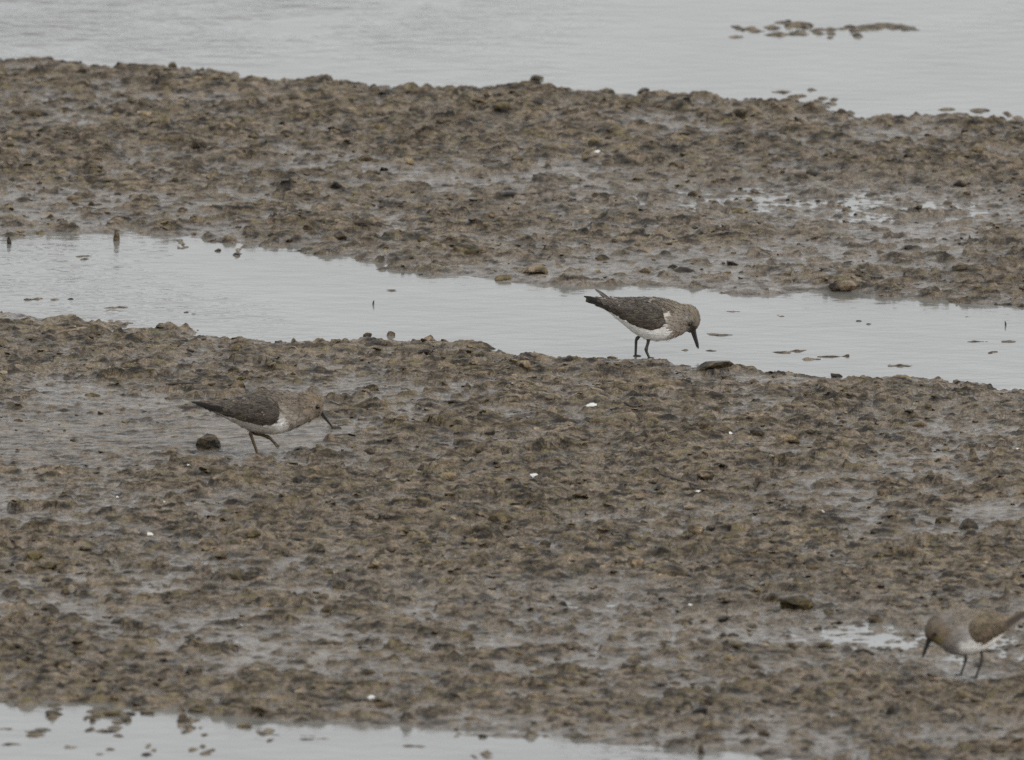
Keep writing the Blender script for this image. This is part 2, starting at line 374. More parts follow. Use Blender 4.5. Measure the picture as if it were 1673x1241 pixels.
# ------------------------------------------------------------------ water: one sheet for each stretch of water
def sheet(name, far_line, near_line, v_far, v_near, label=None):
    """level sheet at z = 0 whose long edges run hidden inside the mud banks"""
    us = np.array([-900, -300, 0, 300, 600, 900, 1200, 1500, 1673, 2000, 2600], float)
    P = []
    for k, line in enumerate((near_line, far_line)):
        for u in us:
            v = line(u)
            P.append(v if isinstance(v, tuple) else tuple(float(t) for t in to_ground(u, v)) + (0.0,))
    n = len(us)
    Fc = [(i, i + 1, n + i + 1, n + i) for i in range(n - 1)]
    o = obj(name, mesh_np(name, P, Fc, smooth=False), M_water)
    tag(o, kind='structure'); return o
xs = lambda u: float(u - 836) * .00072
mid_far = lambda u: .5 * (np.interp(u, *SH_FAR) + np.interp(u, *CH_FAR)) - 70     # under the far bank, beyond its puddles
mid_far2 = lambda u: .5 * (np.interp(u, *SH_FAR) + np.interp(u, *CH_FAR)) + 75
mid_near = lambda u: 700 + .02 * u
mid_near2 = lambda u: 1122 + .035 * u
def far_edge(u): return (float(u - 836) * .3, 380.0, 0.0)
def near_edge(u): return (float(u - 836) * .02 * 5, -380.0, 0.0)
sheet('lagoon_water', far_edge, mid_far, 0, 0)
sheet('puddle_water', mid_far, mid_far2, 0, 0)
sheet('channel_water', mid_far2, mid_near, 0, 0)
sheet('seep_water', mid_near, mid_near2, 0, 0)
sheet('pool_water', mid_near2, near_edge, 0, 0)

# ------------------------------------------------------------------ birds
def catmull(P, n):
    P = np.asarray(P, float); k = len(P)
    t = np.linspace(0, k - 1, n); i = np.clip(np.floor(t).astype(int), 0, k - 2); f = (t - i)[:, None]
    g = lambda j: P[np.clip(j, 0, k - 1)]
    p0, p1, p2, p3 = g(i - 1), g(i), g(i + 1), g(i + 2)
    return .5 * (2 * p1 + (p2 - p0) * f + (2 * p0 - 5 * p1 + 4 * p2 - p3) * f ** 2 + (3 * p1 - p0 - 3 * p2 + p3) * f ** 3)
def tube(P, R, nseg=8, flat=1.0):
    """tapered tube through points P with radii R -> V, F (closed ends)"""
    P = np.asarray(P, float); n = len(P); V = []
    for i in range(n):
        d = P[min(i + 1, n - 1)] - P[max(i - 1, 0)]; d /= np.linalg.norm(d) + 1e-12
        a = np.array([0, 1, 0]) if abs(d[1]) < .8 else np.array([1, 0, 0])
        s = np.cross(d, a); s /= np.linalg.norm(s); t = np.cross(d, s)
        for k in range(nseg):
            th = 2 * PI * k / nseg
            V.append(P[i] + R[i] * (math.cos(th) * s + math.sin(th) * t * flat))
    V.append(P[0]); V.append(P[-1]); a, b = n * nseg, n * nseg + 1
    Fq = [(i * nseg + k, i * nseg + (k + 1) % nseg, (i + 1) * nseg + (k + 1) % nseg, (i + 1) * nseg + k) for i in range(n - 1) for k in range(nseg)]
    Fq += [(a, (k + 1) % nseg, k, k) for k in range(nseg)] + [(b, (n - 1) * nseg + k, (n - 1) * nseg + (k + 1) % nseg, (n - 1) * nseg + (k + 1) % nseg) for k in range(nseg)]
    return V, Fq
def tubes_mesh(name, parts, smooth=True):
    V, Fs = [], []
    for (P, R, *rest) in parts:
        v, f = tube(P, R, *rest); o = len(V); V += v
        Fs += [tuple(o + q for q in t) for t in f]
    m = bpy.data.meshes.new(name)
    m.from_pydata([tuple(v) for v in V], [], [tuple(dict.fromkeys(t)) for t in Fs])
    for p in m.polygons: p.use_smooth = smooth
    m.update(); return m
NF_V = 5
def feather_geo(root, d, up, L, W, lift, nl=5, curl=0.0):
    """one feather: root point, direction d, outward normal up; 3 verts across, nl along"""
    side = np.cross(up, d); side /= np.linalg.norm(side) + 1e-12
    V, UV, Fq = [], [], []
    prof = [.45, .85, 1.0, .82, .30] if nl == 5 else list(np.interp(np.linspace(0, 1, nl), [0, .2, .55, .85, 1], [.45, .85, 1, .75, .22]))
    for i in range(nl):
        t = i / (nl - 1)
        c = root + d * (L * t) + up * (lift * t + curl * math.sin(PI * t))
        for k in (-1, 0, 1):
            V.append(c + side * (k * W * prof[i] * .5) + up * (.10 * W * (1 - abs(k))))
            UV.append((k, t))
    for i in range(nl - 1):
        for k in range(2):
            a = i * 3 + k; Fq.append((a, a + 1, a + 4, a + 3))
    return V, UV, Fq

def bird(name, label, reg, zoom, origin, stations, wing_u, wing_l, pigments, eye, bill, legs, tail, prim, facing, yaw, leg_mat, foot_px, wing_cols, notes):
    """stations: (top, bottom, half width) traced in side view, from tail to bill; every trace is in its own enlargement of the photograph"""
    u0, v0 = reg
    gu, gv = u0 + foot_px[0] / zoom, v0 + foot_px[1] / zoom
    bx, by, bz = at_mud(gu, gv)
    bz_ = bz
    s = 36 / LENS / PW * (math.dist((bx, by, bz), CAM)) / zoom       # metres per traced unit
    zx0, zy0 = foot_px
    def L(p, y=0.0): return np.array([(p[0] - zx0) * s, y * s, (zy0 - p[1]) * s / CA])
    root = bpy.data.objects.new(name, None); C.objects.link(root)
    root.location = (bx, by, bz_); root.rotation_euler = (0, 0, yaw)
    root.empty_display_size = .02
    tag(root, label, 'bird')
    # ---- body with neck and head: one continuous surface
    st = np.array([(*a, *b, c) for a, b, c in stations], float)
    NR, NS = 110, 48
    S = catmull(st, NR)
    zp = np.array([p[:2] for p in pigments], float); zc = np.array([p[2] for p in pigments], float)
    zr = np.array([p[3] if len(p) > 3 else 1.0 for p in pigments], float)
    br = np.random.default_rng(len(label) + 3)
    def pig(q):
        q = np.atleast_2d(q) + br.normal(0, 5, (len(np.atleast_2d(q)), 2))
        d = np.linalg.norm(q[:, None, :] - zp[None], axis=2) / zr[None]
        wt = 1 / (d + 4) ** 3.6
        return (wt[..., None] * zc[None]).sum(1) / wt.sum(1)[:, None]
    V, cols_ = [], []
    Pz = []
    Nn = []
    for (tx, ty, b_x, b_y, hw) in S:
        c = np.array([(tx + b_x) / 2, (ty + b_y) / 2]); ax = np.array([(tx - b_x) / 2, (ty - b_y) / 2])
        for k in range(NS):
            th = 2 * PI * k / NS
            sv, sy_ = math.cos(th), math.sin(th)
            ex = abs(sy_) ** .88 * (1 if sy_ >= 0 else -1)
            q = c + ax * sv
            V.append(L(q, hw * ex)); Pz.append(q)
    Pz = np.array(Pz); V = np.array(V)
    Fq = [(i * NS + k, i * NS + (k + 1) % NS, (i + 1) * NS + (k + 1) % NS, (i + 1) * NS + k) for i in range(NR - 1) for k in range(NS)]
    V = list(V); Pz = list(Pz)
    for ring, endp in ((0, 0), (NR - 1, NR - 1)):
        V.append(np.mean(V[ring * NS:(ring + 1) * NS], axis=0)); Pz.append(np.mean(Pz[ring * NS:(ring + 1) * NS], axis=0))
    a, b = NR * NS, NR * NS + 1
    Fq += [(a, (k + 1) % NS, k, a) for k in range(NS)] + [(b, (NR - 1) * NS + k, (NR - 1) * NS + (k + 1) % NS, b) for k in range(NS)]
    col = pig(np.array(Pz))
    m = bpy.data.meshes.new('body')
    m.from_pydata([tuple(v) for v in V], [], [tuple(dict.fromkeys(f)) for f in Fq])
    for p in m.polygons: p.use_smooth = True
    at = m.color_attributes.new('pigment', 'FLOAT_COLOR', 'POINT')
    c4 = np.ones((len(V), 4), np.float32); c4[:, :3] = col; at.data.foreach_set('color', c4.ravel())
    m.update()
    body = obj('body', m, M_plum, root)
    V = np.array(V)
    # ---- small contour feathers over the whole body: the soft outline of a bird
    fv, fu, ff, fc = [], [], [], []
    fwd = 1 if facing > 0 else -1
    for _ in range(2600):
        i = br.integers(2, NR - 4); k = br.integers(0, NS)
        p = V[i * NS + k]
        a1 = V[(i + 1) * NS + k] - V[(i - 1) * NS + k]; a2 = V[i * NS + (k + 1) % NS] - V[i * NS + (k - 1) % NS]
        nrm = np.cross(a1, a2); ln = np.linalg.norm(nrm)
        if ln < 1e-12: continue
        nrm /= ln
        cen = V[i * NS:(i + 1) * NS].mean(0)
        if np.dot(nrm, p - cen) < 0: nrm = -nrm
        d = -a1 / (np.linalg.norm(a1) + 1e-12)                    # lie from head to tail
        headness = sstep(.66, .85, i / NR)
        ln_ = (48 - 26 * headness) * br.uniform(.7, 1.3) * s; wd = ln_ * .55
        q = Pz[i * NS + k]
        cc0 = pig(np.array([q]))[0]
        if cc0.mean() > .45 and br.random() < .72: continue           # the belly lies smooth
        v, uv, f = feather_geo(p - nrm * 1.5 * s, d + br.normal(0, .10, 3), nrm, ln_, wd, (1.5 + 3 * br.random()) * s * (1 - .4 * headness), 4)
        o = len(fv); fv += v; fu += [(u_ * .55, v_ * .6) for u_, v_ in uv]; ff += [tuple(o + t for t in g) for g in f]
        cc = cc0 * br.uniform(.90, 1.10); fc += [cc] * len(v)
    bf = obj('contour_feathers', mesh_np('contour_feathers', fv, ff, fu, np.array(fc)), M_plum, body)
    bf['kind'] = 'stuff'
    # ---- folded wings, near and far side
    ctr_x = (S[:, 0] + S[:, 2]) / 2; order = np.argsort(ctr_x[: int(NR * .72)])
    xi = ctr_x[: int(NR * .72)][order]
    czi = ((S[:, 1] + S[:, 3]) / 2)[: int(NR * .72)][order]; hzi = (np.abs(S[:, 3] - S[:, 1]) / 2)[: int(NR * .72)][order]; wi = S[: int(NR * .72), 4][order]
    def ysurf(px, py):
        cz, hz, hw = np.interp(px, xi, czi), np.interp(px, xi, hzi), np.interp(px, xi, wi)
        t = np.clip((py - cz) / hz, -1, 1); return hw * max(0.03, 1 - t * t) ** .44
    UW, LW = catmull(wing_u, 60), catmull(wing_l, 60)
    def wpt(t, q, off=0.0):
        i = min(59, max(0, t * 59)); j = int(i); f = i - j; j2 = min(59, j + 1)
        A = UW[j] * (1 - f) + UW[j2] * f; B = LW[j] * (1 - f) + LW[j2] * f
        p = B * (1 - q) + A * q
        edge_in = 8 * math.sin(PI * min(1, max(0, q))) ** .5 * min(1, t * 8 + .1)
        return p, ysurf(*p) + 3 + edge_in + off
    for side in (-1, 1):                                          # -1 is the side towards the lens
        NT, NQ = 40, 12
        wv, wc, wuv = [], [], []
        for i in range(NT):
            for j in range(NQ):
                p, y = wpt(i / (NT - 1), j / (NQ - 1)); wv.append(L(p, side * y)); wc.append(wing_cols[0]); wuv.append((0, .3))
        wf = [(i * NQ + j, i * NQ + j + 1, (i + 1) * NQ + j + 1, (i + 1) * NQ + j) for i in range(NT - 1) for j in range(NQ - 1)]
        if side > 0: wf = [t[::-1] for t in wf]
        wing = obj('wing', mesh_np('wing', wv, wf, wuv, np.array(wc) * .8), M_feath, root)
        # covert feathers in overlapping rows, tips over the roots of the next row behind
        fv, fu, ff, fc = [], [], [], []
        RT = 17
        for r in range(RT, -1, -1):
            t = .02 + .78 * r / RT
            A, _ = wpt(t, 1); B, _ = wpt(t, 0)
            hgt_w = np.linalg.norm(A - B); nq = max(3, int(hgt_w / 21))
            for j in range(nq + 1):
                q = (j + (.5 if r % 2 else 0) + br.uniform(-.22, .22)) / nq
                if q < 0.02 or q > 1: continue
                p, y = wpt(t, q, 1 + br.random() * 2); p2, y2 = wpt(min(1, t + .08), q, 1)
                a_ = L(p, side * y); d = L(p2, side * y2) - a_; d /= np.linalg.norm(d)
                p3, y3 = wpt(t, min(1, q + .08), 1); p4, y4 = wpt(t, max(0, q - .08), 1)
                e = L(p3, side * y3) - L(p4, side * y4); nrm = np.cross(d, e); nrm /= np.linalg.norm(nrm) + 1e-12
                if nrm[1] * side < 0: nrm = -nrm
                Lf = (52 + 34 * t) * br.uniform(.85, 1.2) * s; Wf = (27 + 8 * t) * s
                v, uv, f = feather_geo(a_, d + br.normal(0, .06, 3), nrm, Lf, Wf, 5 * s, 5)
                o = len(fv); fv += v; fu += uv; ff += [tuple(o + x for x in g) for g in f]
                base_c = np.array(wing_cols[1]) * (1 - q) + np.array(wing_cols[2]) * q
                cc = base_c * br.uniform(.6, 1.35) * np.array([1 + br.normal(0, .04), 1, 1 - abs(br.normal(0, .06))])
                fc += [cc] * len(v)
        cf = obj('covert_feathers', mesh_np('covert_feathers', fv, ff, fu, np.array(fc)), M_feath, wing); cf['kind'] = 'stuff'
        # the long flight feathers, each its own piece
        for k, (pa, pb, wd, cl) in enumerate(prim):
            ya = ysurf(*pa) + 8 + k * 1.2; yb = max(8, ysurf(*pb) * .5) + k * 1.0
            A = L(pa, side * ya); B = L(pb, side * yb); d = B - A; Lf = np.linalg.norm(d); d /= Lf
            nrm = np.array([0, side, .35]); nrm -= d * np.dot(nrm, d); nrm /= np.linalg.norm(nrm)
            v, uv, f = feather_geo(A, d, nrm, Lf, wd * s, 0, 8, 3 * s)
            mm = mesh_np('flight_feather', v, f, [(a_ * .8, b_ * .86) for a_, b_ in uv], np.array([cl] * len(v)))
            obj('flight_feather', mm, M_feath, wing)
    # mantle: feathers across the back between the wings
    fv, fu, ff, fc = [], [], [], []
    for _ in range(420):
        i = int(NR * br.uniform(*notes.get('mantle', (.16, .60)))); k = br.integers(-8, 9) % NS
        p = V[i * NS + k]; a1 = V[(i + 1) * NS + k] - V[(i - 1) * NS + k]; cen = V[i * NS:(i + 1) * NS].mean(0)
        nrm = p - cen; d = -a1 / np.linalg.norm(a1); nrm -= d * np.dot(nrm, d); nrm /= np.linalg.norm(nrm)
        v, uv, f = feather_geo(p, d + br.normal(0, .08, 3), nrm, 52 * s * br.uniform(.8, 1.25), 28 * s, 6 * s, 5)
        o = len(fv); fv += v; fu += uv; ff += [tuple(o + x for x in g) for g in f]
        tt = sstep(*notes.get('mantle_fade', (.34, .58)), i / NR)
        cc = (np.array(wing_cols[2]) * (1 - tt) + np.array(wing_cols[3]) * tt) * br.uniform(.75, 1.25); fc += [cc] * len(v)
    mf = obj('mantle_feathers', mesh_np('mantle_feathers', fv, ff, fu, np.array(fc)), M_feath, body); mf['kind'] = 'stuff'
    # tail
    for k, (pa, pb, wd, cl, yo) in enumerate(tail):
        A = L(pa, yo * .4); B = L(pb, yo); d = B - A; Lf = np.linalg.norm(d); d /= Lf
        nrm = np.array([0, -.55 if yo <= 0 else .55, .85]); nrm -= d * np.dot(nrm, d); nrm /= np.linalg.norm(nrm)
        v, uv, f = feather_geo(A, d, nrm, Lf, wd * s, 0, 8, 2 * s)
        obj('tail_feather', mesh_np('tail_feather', v, f, [(a_ * .8, b_ * .86) for a_, b_ in uv], np.array([cl] * len(v))), M_feath, root)
    # eyes
    ring = int(np.argmin(np.linalg.norm((S[:, :2] + S[:, 2:4]) / 2 - np.array(eye[0]), axis=1)))
    for side in (-1, 1):
        hw = S[ring, 4]
        me = bpy.data.meshes.new('eye'); import bmesh
        bm = bmesh.new(); bmesh.ops.create_uvsphere(bm, u_segments=16, v_segments=10, radius=eye[1] * s); bm.to_mesh(me); bm.free()
        for p in me.polygons: p.use_smooth = True
        o = obj('eye', me, M_eye, root); o.location = L(eye[0], side * (hw * eye[2]))
    # bill: upper and lower mandible
    P = catmull([(p[0], p[1]) for p in bill], 10); R = catmull([(p[2], 0) for p in bill], 10)[:, 0]
    dirn = P[-1] - P[0]; nx = np.array([-dirn[1], dirn[0]]) / np.linalg.norm(dirn)
    if nx[0] * fwd < 0: nx = -nx                                   # towards the culmen
    b = obj('bill', tubes_mesh('bill', [([L(P[i] + nx * R[i] * .38) for i in range(10)], [r * .72 * s for r in R], 10),
                                        ([L(P[i] - nx * R[i] * .42) for i in range(9)], [r * .55 * s for r in R[:9]], 10)]), M_bill, root)
    # legs with toes
    for (pts, y, r0, foot) in legs:
        Q = [L(p, y) for p in pts]
        R = np.interp(np.linspace(0, 1, len(Q)), [0, .3, .45, 1], [r0 * 1.7, r0 * 1.05, r0 * 1.15, r0 * .9]) * s
        # thicken the ankle joint
        lg = obj('leg', tubes_mesh('leg', [(catmull(Q, 22), np.interp(np.linspace(0, 1, 22), np.linspace(0, 1, len(Q)), R) * (1 + .35 * np.exp(-((np.linspace(0, 1, 22) - foot['ankle']) / .05) ** 2)), 9)]), leg_mat, root)
        e = Q[-1]; toes = []
        for ang in foot['toes']:
            ln_ = (62 if abs(ang) < 2 else 26) * s
            if foot['down']:
                dv = np.array([math.cos(ang) * fwd, math.sin(ang), 0])
                t1 = e + dv * ln_ * .5 + np.array([0, 0, 3 * s]); t2 = e + dv * ln_ + np.array([0, 0, -1 * s])
            else:
                dv = np.array([foot['dir'][0] * fwd, math.sin(ang) * .45, foot['dir'][1]]); dv[0] += math.cos(ang * 2) * .12 * fwd; dv[2] += foot['spread'] * ang
                dv /= np.linalg.norm(dv); t1 = e + dv * ln_ * .5; t2 = e + dv * ln_ * 1.0
            toes.append(([e + np.array([0, 0, 2 * s]), t1, t2], [r0 * .75 * s, r0 * .6 * s, r0 * .32 * s], 7))
        obj('foot', tubes_mesh('foot', toes), leg_mat, lg)
    return root

BR = (.205, .155, .115); GR = (.23, .205, .185); WH = (.88, .86, .82); BUFF = (.265, .225, .185); DKB = (.085, .068, .055)
# ---- the bird feeding at the water's edge
bird('wader', 'plump wader standing at the channel edge with tail raised and bill pointing down', (930, 440), 6.692, None,
     [((235, 300), (215, 345), 18), ((330, 300), (300, 385), 38), ((460, 300), (430, 460), 78), ((590, 305), (560, 570), 118), ((720, 304), (690, 675), 150),
      ((850, 304), (820, 750), 172), ((970, 312), (945, 775), 178), ((1080, 332), (1075, 766), 165), ((1160, 356), (1180, 728), 142), ((1235, 382), (1255, 690), 118), ((1310, 388), (1278, 678), 104),
      ((1370, 412), (1298, 680), 98), ((1415, 465), (1310, 684), 88), ((1432, 535), (1320, 688), 72), ((1420, 605), (1330, 690), 50), ((1396, 645), (1342, 692), 26)],
     [(1010, 440), (985, 372), (850, 318), (650, 312), (500, 306), (420, 300), (360, 310), (300, 330)],
     [(1050, 560), (1000, 600), (900, 628), (790, 612), (660, 560), (540, 498), (420, 430), (320, 380)],
     [(1060, 466, (.60, .56, .50), .8), (700, 330, (.10, .085, .07), 1.2), (1000, 360, (.13, .11, .08)), (1120, 400, (.18, .15, .115), 1.1), (1150, 480, BUFF), (1110, 560, BUFF, 1.1), (1200, 600, BUFF, 1.2), (1180, 680, (.30, .225, .18), 1.0),
      (1240, 420, (.205, .172, .135)), (1330, 420, (.19, .158, .12)), (1400, 500, (.185, .155, .115)), (1410, 580, (.19, .16, .122)), (1280, 480, (.20, .178, .155)), (1302, 520, (.36, .33, .30), .55), (1250, 560, (.21, .175, .14), .8), (1290, 640, (.30, .255, .205), .8), (1350, 640, (.05, .04, .03), .8), (1330, 600, (.03, .025, .02), .6),
      (1060, 660, WH, 1.1), (950, 690, WH, 1.5), (820, 700, WH, 1.5), (680, 620, WH, 1.2), (560, 540, WH, 1.1), (470, 470, WH), (900, 760, WH), (1100, 740, (.5, .46, .42), .8), (380, 400, (.30, .28, .25), .7), (300, 330, DKB), (460, 320, (.32, .27, .23), .8)],
     ((1312, 582), 19, .93), [(1352, 655, 32), (1362, 700, 27), (1380, 760, 22), (1398, 820, 18), (1408, 866, 11)],
     [([(800, 690), (775, 730), (738, 772), (732, 850), (728, 950)], 60, 15, dict(ankle=.42, toes=(-.6, 0, .6, 3.1), down=True)),
      ([(862, 740), (858, 785), (838, 860), (850, 905), (874, 957)], -60, 15, dict(ankle=.5, toes=(-.6, 0, .6, 3.1), down=True))],
     [((440, 312), (278, 205), 52, (.10, .088, .075), -14), ((450, 322), (292, 222), 50, (.085, .075, .065), 10), ((440, 330), (330, 262), 54, (.09, .08, .07), 26)],
     [((560, 400), (160, 284), 46, (.020, .017, .015)), ((560, 420), (185, 318), 44, (.024, .020, .018)), ((580, 440), (240, 345), 42, (.035, .030, .026)), ((600, 455), (320, 378), 40, (.05, .042, .036)), ((620, 400), (360, 340), 58, (.07, .06, .05)), ((640, 370), (420, 318), 60, (.09, .075, .062))],
     1, math.radians(3), M_leg, (800, 952), [(.05, .043, .037), (.076, .061, .052), (.074, .065, .057), (.14, .118, .09)], dict())
# ---- the bird walking on the mud, one foot lifted
bird('wader', 'grey brown wader walking over bare mud with one foot lifted beside a humped clod', (290, 610), 5.577, None,
     [((235, 262), (215, 300), 14), ((330, 262), (300, 338), 34), ((440, 248), (430, 405), 62), ((540, 224), (540, 460), 92), ((640, 198), (640, 510), 118), ((750, 174), (750, 538), 136), ((860, 162), (870, 546), 142),
      ((965, 166), (975, 528), 134), ((1050, 176), (1060, 496), 116), ((1110, 178), (1125, 466), 98), ((1165, 162), (1182, 436), 88), ((1222, 160), (1232, 416), 82), ((1275, 182), (1258, 394), 74), ((1312, 220), (1282, 384), 62), ((1330, 268), (1298, 376), 46), ((1332, 318), (1308, 366), 24)],
     [(945, 320), (925, 250), (830, 195), (680, 205), (520, 238), (400, 250), (300, 256), (230, 262)],
     [(935, 380), (900, 425), (820, 455), (700, 436), (590, 412), (480, 384), (370, 345), (270, 305)],
     [(980, 440, WH, 1.4), (940, 470, WH), (1010, 410, (.55, .52, .48)), (880, 500, (.52, .49, .44), 1.3), (750, 500, (.45, .42, .37), 1.4), (600, 450, (.42, .39, .34), 1.2), (480, 410, (.55, .52, .47)), (380, 365, (.35, .32, .28)),
      (990, 320, (.30, .26, .215), 1.1), (1060, 380, (.30, .26, .215), 1.3), (1080, 460, (.26, .215, .175)), (1140, 400, (.29, .25, .21)), (1262, 262, (.34, .28, .22), .6), (1090, 260, (.20, .165, .13), 1.2), (1000, 220, (.17, .14, .11), 1.1), (860, 185, (.15, .125, .10), 1.2), (740, 190, (.13, .11, .09)),
      (1146, 212, (.05, .042, .036), .55), (1140, 300, (.17, .14, .11)), (1200, 220, (.20, .16, .12), 1.1), (1260, 190, (.17, .13, .09)), (1310, 230, (.19, .15, .10)), (1230, 320, (.26, .21, .16), 1.1), (1300, 330, (.19, .15, .11)), (1280, 370, (.28, .23, .18), .8), (1250, 270, (.21, .17, .13)), (300, 300, DKB), (450, 270, DKB)],
     ((1284, 285), 20, .96), [(1312, 342, 23), (1332, 374, 19), (1365, 417, 14), (1395, 455, 10), (1416, 484, 5)],
     [([(700, 500), (668, 535), (682, 590), (718, 690), (735, 760)], -20, 13, dict(ankle=.30, toes=(-.6, 0, .6, 3.1), down=True)),
      ([(700, 510), (700, 548), (765, 562), (835, 588), (880, 632)], 25, 14, dict(ankle=.70, toes=(-.7, 0.05, .7), down=False, dir=(.62, -.72), spread=.32))],
     [((400, 290), (160, 262), 40, (.05, .043, .037), -8), ((400, 296), (180, 282), 40, (.06, .05, .042), 10)],
     [((560, 330), (128, 266), 38, (.018, .016, .014)), ((560, 345), (170, 284), 38, (.022, .019, .017)), ((580, 360), (240, 318), 34, (.045, .038, .033)), ((560, 385), (470, 388), 30, (.02, .017, .015)), ((600, 320), (290, 268), 48, (.065, .056, .048)), ((600, 290), (360, 262), 48, (.08, .07, .058))],
     1, math.radians(-4), M_legb, (735, 760), [(.045, .038, .034), (.062, .052, .044), (.078, .067, .057), (.135, .112, .09)], dict())
# ---- the bird at the right edge, facing left
bird('wader', 'pale breasted wader facing left in the wet seep with brown cheeks and white belly', (1423, 960), 6.692, None,
     [((1650, 288), (1660, 325), 14), ((1560, 300), (1570, 412), 36), ((1470, 305), (1470, 492), 74), ((1380, 278), (1370, 590), 112), ((1280, 250), (1270, 662), 144), ((1170, 238), (1160, 712), 168), ((1060, 238), (1050, 733), 176),
      ((950, 246), (940, 728), 168), ((860, 266), (860, 704), 148), ((790, 292), (790, 660), 124), ((735, 306), (745, 622), 108), ((680, 318), (715, 604), 100), ((632, 348), (695, 592), 94), ((597, 402), (682, 584), 84), ((580, 462), (668, 580), 66), ((590, 520), (655, 578), 46), ((604, 552), (646, 576), 25)],
     [(1050, 430), (1080, 340), (1180, 270), (1290, 272), (1390, 292), (1480, 305), (1570, 300), (1640, 285)],
     [(1068, 470), (1110, 540), (1190, 596), (1270, 572), (1370, 510), (1460, 470), (1540, 400), (1620, 330)],
     [(1000, 620, (.86, .84, .79), 1.3), (1100, 640, (.90, .88, .83), 1.5), (1220, 640, (.90, .88, .83), 1.4), (1330, 570, (.90, .88, .82), 1.2), (1420, 510, (.86, .84, .78)), (1540, 420, (.5, .46, .4)), (1000, 720, (.50, .48, .44)), (1120, 725, (.6, .58, .54)),
      (1010, 470, (.36, .33, .31), 1.1), (1000, 540, (.37, .345, .325)), (900, 420, (.26, .23, .205), 1.3), (900, 560, (.26, .23, .205), 1.3), (860, 660, (.24, .21, .19), 1.2), (780, 600, (.22, .20, .175)), (830, 340, (.22, .195, .175), 1.2), (960, 280, (.20, .175, .15), 1.2), (1120, 260, (.20, .165, .12), 1.2), (1250, 270, (.17, .135, .09), 1.2),
      (790, 460, (.235, .18, .125), .9), (770, 520, (.225, .175, .125), .75), (700, 540, (.22, .175, .08), .9), (640, 400, (.15, .122, .09), 1.1), (690, 350, (.17, .145, .115)), (730, 420, (.20, .15, .10), .8), (625, 510, (.15, .115, .085), .8), (640, 545, (.08, .055, .04), .7), (665, 505, (.04, .03, .025), .55), (1500, 380, (.16, .12, .085)), (1400, 310, (.14, .11, .085))],
     ((692, 474), 18, .96), [(627, 562, 29), (618, 600, 27), (597, 655, 22), (577, 712, 16), (561, 756, 10)],
     [([(1036, 690), (1034, 740), (1040, 800), (1012, 885), (985, 962)], 60, 14, dict(ankle=.48, toes=(-.6, 0, .6, 3.1), down=True)),
      ([(1190, 660), (1204, 710), (1204, 785), (1172, 880), (1142, 968)], -60, 14, dict(ankle=.5, toes=(-.6, 0, .6, 3.1), down=True))],
     [((1480, 330), (1690, 272), 42, (.12, .09, .065), -10), ((1490, 340), (1680, 282), 42, (.10, .08, .06), 10), ((1500, 330), (1660, 285), 46, (.13, .10, .07), 20)],
     [((1400, 410), (1725, 262), 56, (.060, .046, .036)), ((1390, 430), (1690, 292), 56, (.070, .054, .042)), ((1380, 450), (1620, 345), 54, (.085, .066, .05)), ((1360, 400), (1600, 312), 70, (.10, .08, .06)), ((1330, 380), (1540, 320), 70, (.115, .09, .066))],
     -1, math.radians(4), M_leg, (1065, 967), [(.085, .068, .05), (.105, .078, .055), (.13, .105, .075), (.19, .165, .135)], dict(mantle=(.16, .50), mantle_fade=(.2, .5)))

mf_ = mesh_np('mudflat', np.stack([X, Y, H], -1).reshape(-1, 3), F, smooth=False)
at_ = mf_.attributes.new('crest', 'FLOAT', 'POINT')         # how far each spot stands out of the wet film in the hollows
at_.data.foreach_set('value', (np.maximum(sstep(.0000, .0040, H - base0), .55 * smooth_zone) * (1 - .5 * wet_n)).astype(np.float32).ravel())
mud = obj('mudflat', mf_, M_mud); tag(mud, kind='structure')

# ------------------------------------------------------------------ clods
import bmesh
def clod_mesh(i, sub, flatness=.55, kind='lump'):
    r = np.random.default_rng(100 + i)
    bm = bmesh.new(); bmesh.ops.create_icosphere(bm, subdivisions=sub, radius=1.0)
    V = np.array([v.co[:] for v in bm.verts])
    Fc = np.array([[v.index for v in f.verts] for f in bm.faces]); bm.free()
    # cut with random planes: broken, angular faces
    for _ in range(9 if kind == 'lump' else 6):
        d = r.normal(size=3); d /= np.linalg.norm(d); lim = r.uniform(.48, .85)
        over = np.clip(V @ d - lim, 0, None); V -= over[:, None] * d * .92
    if kind == 'pyramid':
        V[:, :2] *= np.clip(1.06 - .34 * (V[:, 2:3] + .2), .2, 2); V[:, 0] += .22 * V[:, 2]
    nz = sum(a * np.sin(V @ r.normal(size=3) * f + r.uniform(0, 6)) for a, f in ((.06, 3), (.05, 6), (.035, 11)))
    V *= (1 + nz)[:, None]
    V[:, 2] *= flatness
    V[:, 2] = np.maximum(V[:, 2], -.35)
    return V, Fc
CLODS = []
for i in range(14):
    V_, F_ = clod_mesh(i, 2, .62)
    tint = np.ones((len(V_), 3)) * (np.array([(.62, .59, .51), (1.0, .97, .91), (.42, .40, .37), (.80, .78, .54), (1.45, 1.4, 1.3)][i % 5]))
    CLODS.append(mesh_np('mud_clod', V_, F_, col=tint, smooth=False))
for m_ in CLODS: m_.materials.append(M_clod)
n_cl = [0]
TINT = ['dark brown', 'mid brown', 'blackish', 'olive', 'pale tan']
ZONES = ['on the left half of the far bank', 'on the right half of the far bank', 'on the left third of the near bank', 'in the middle third of the near bank', 'on the right third of the near bank', 'left by the bottom pool', 'right by the bottom pool']
def zone(u, v): return int(u > 836) if v < 500 else 5 + int(u > 836) if v > 1085 else 2 + min(2, max(0, int(u / 558)))
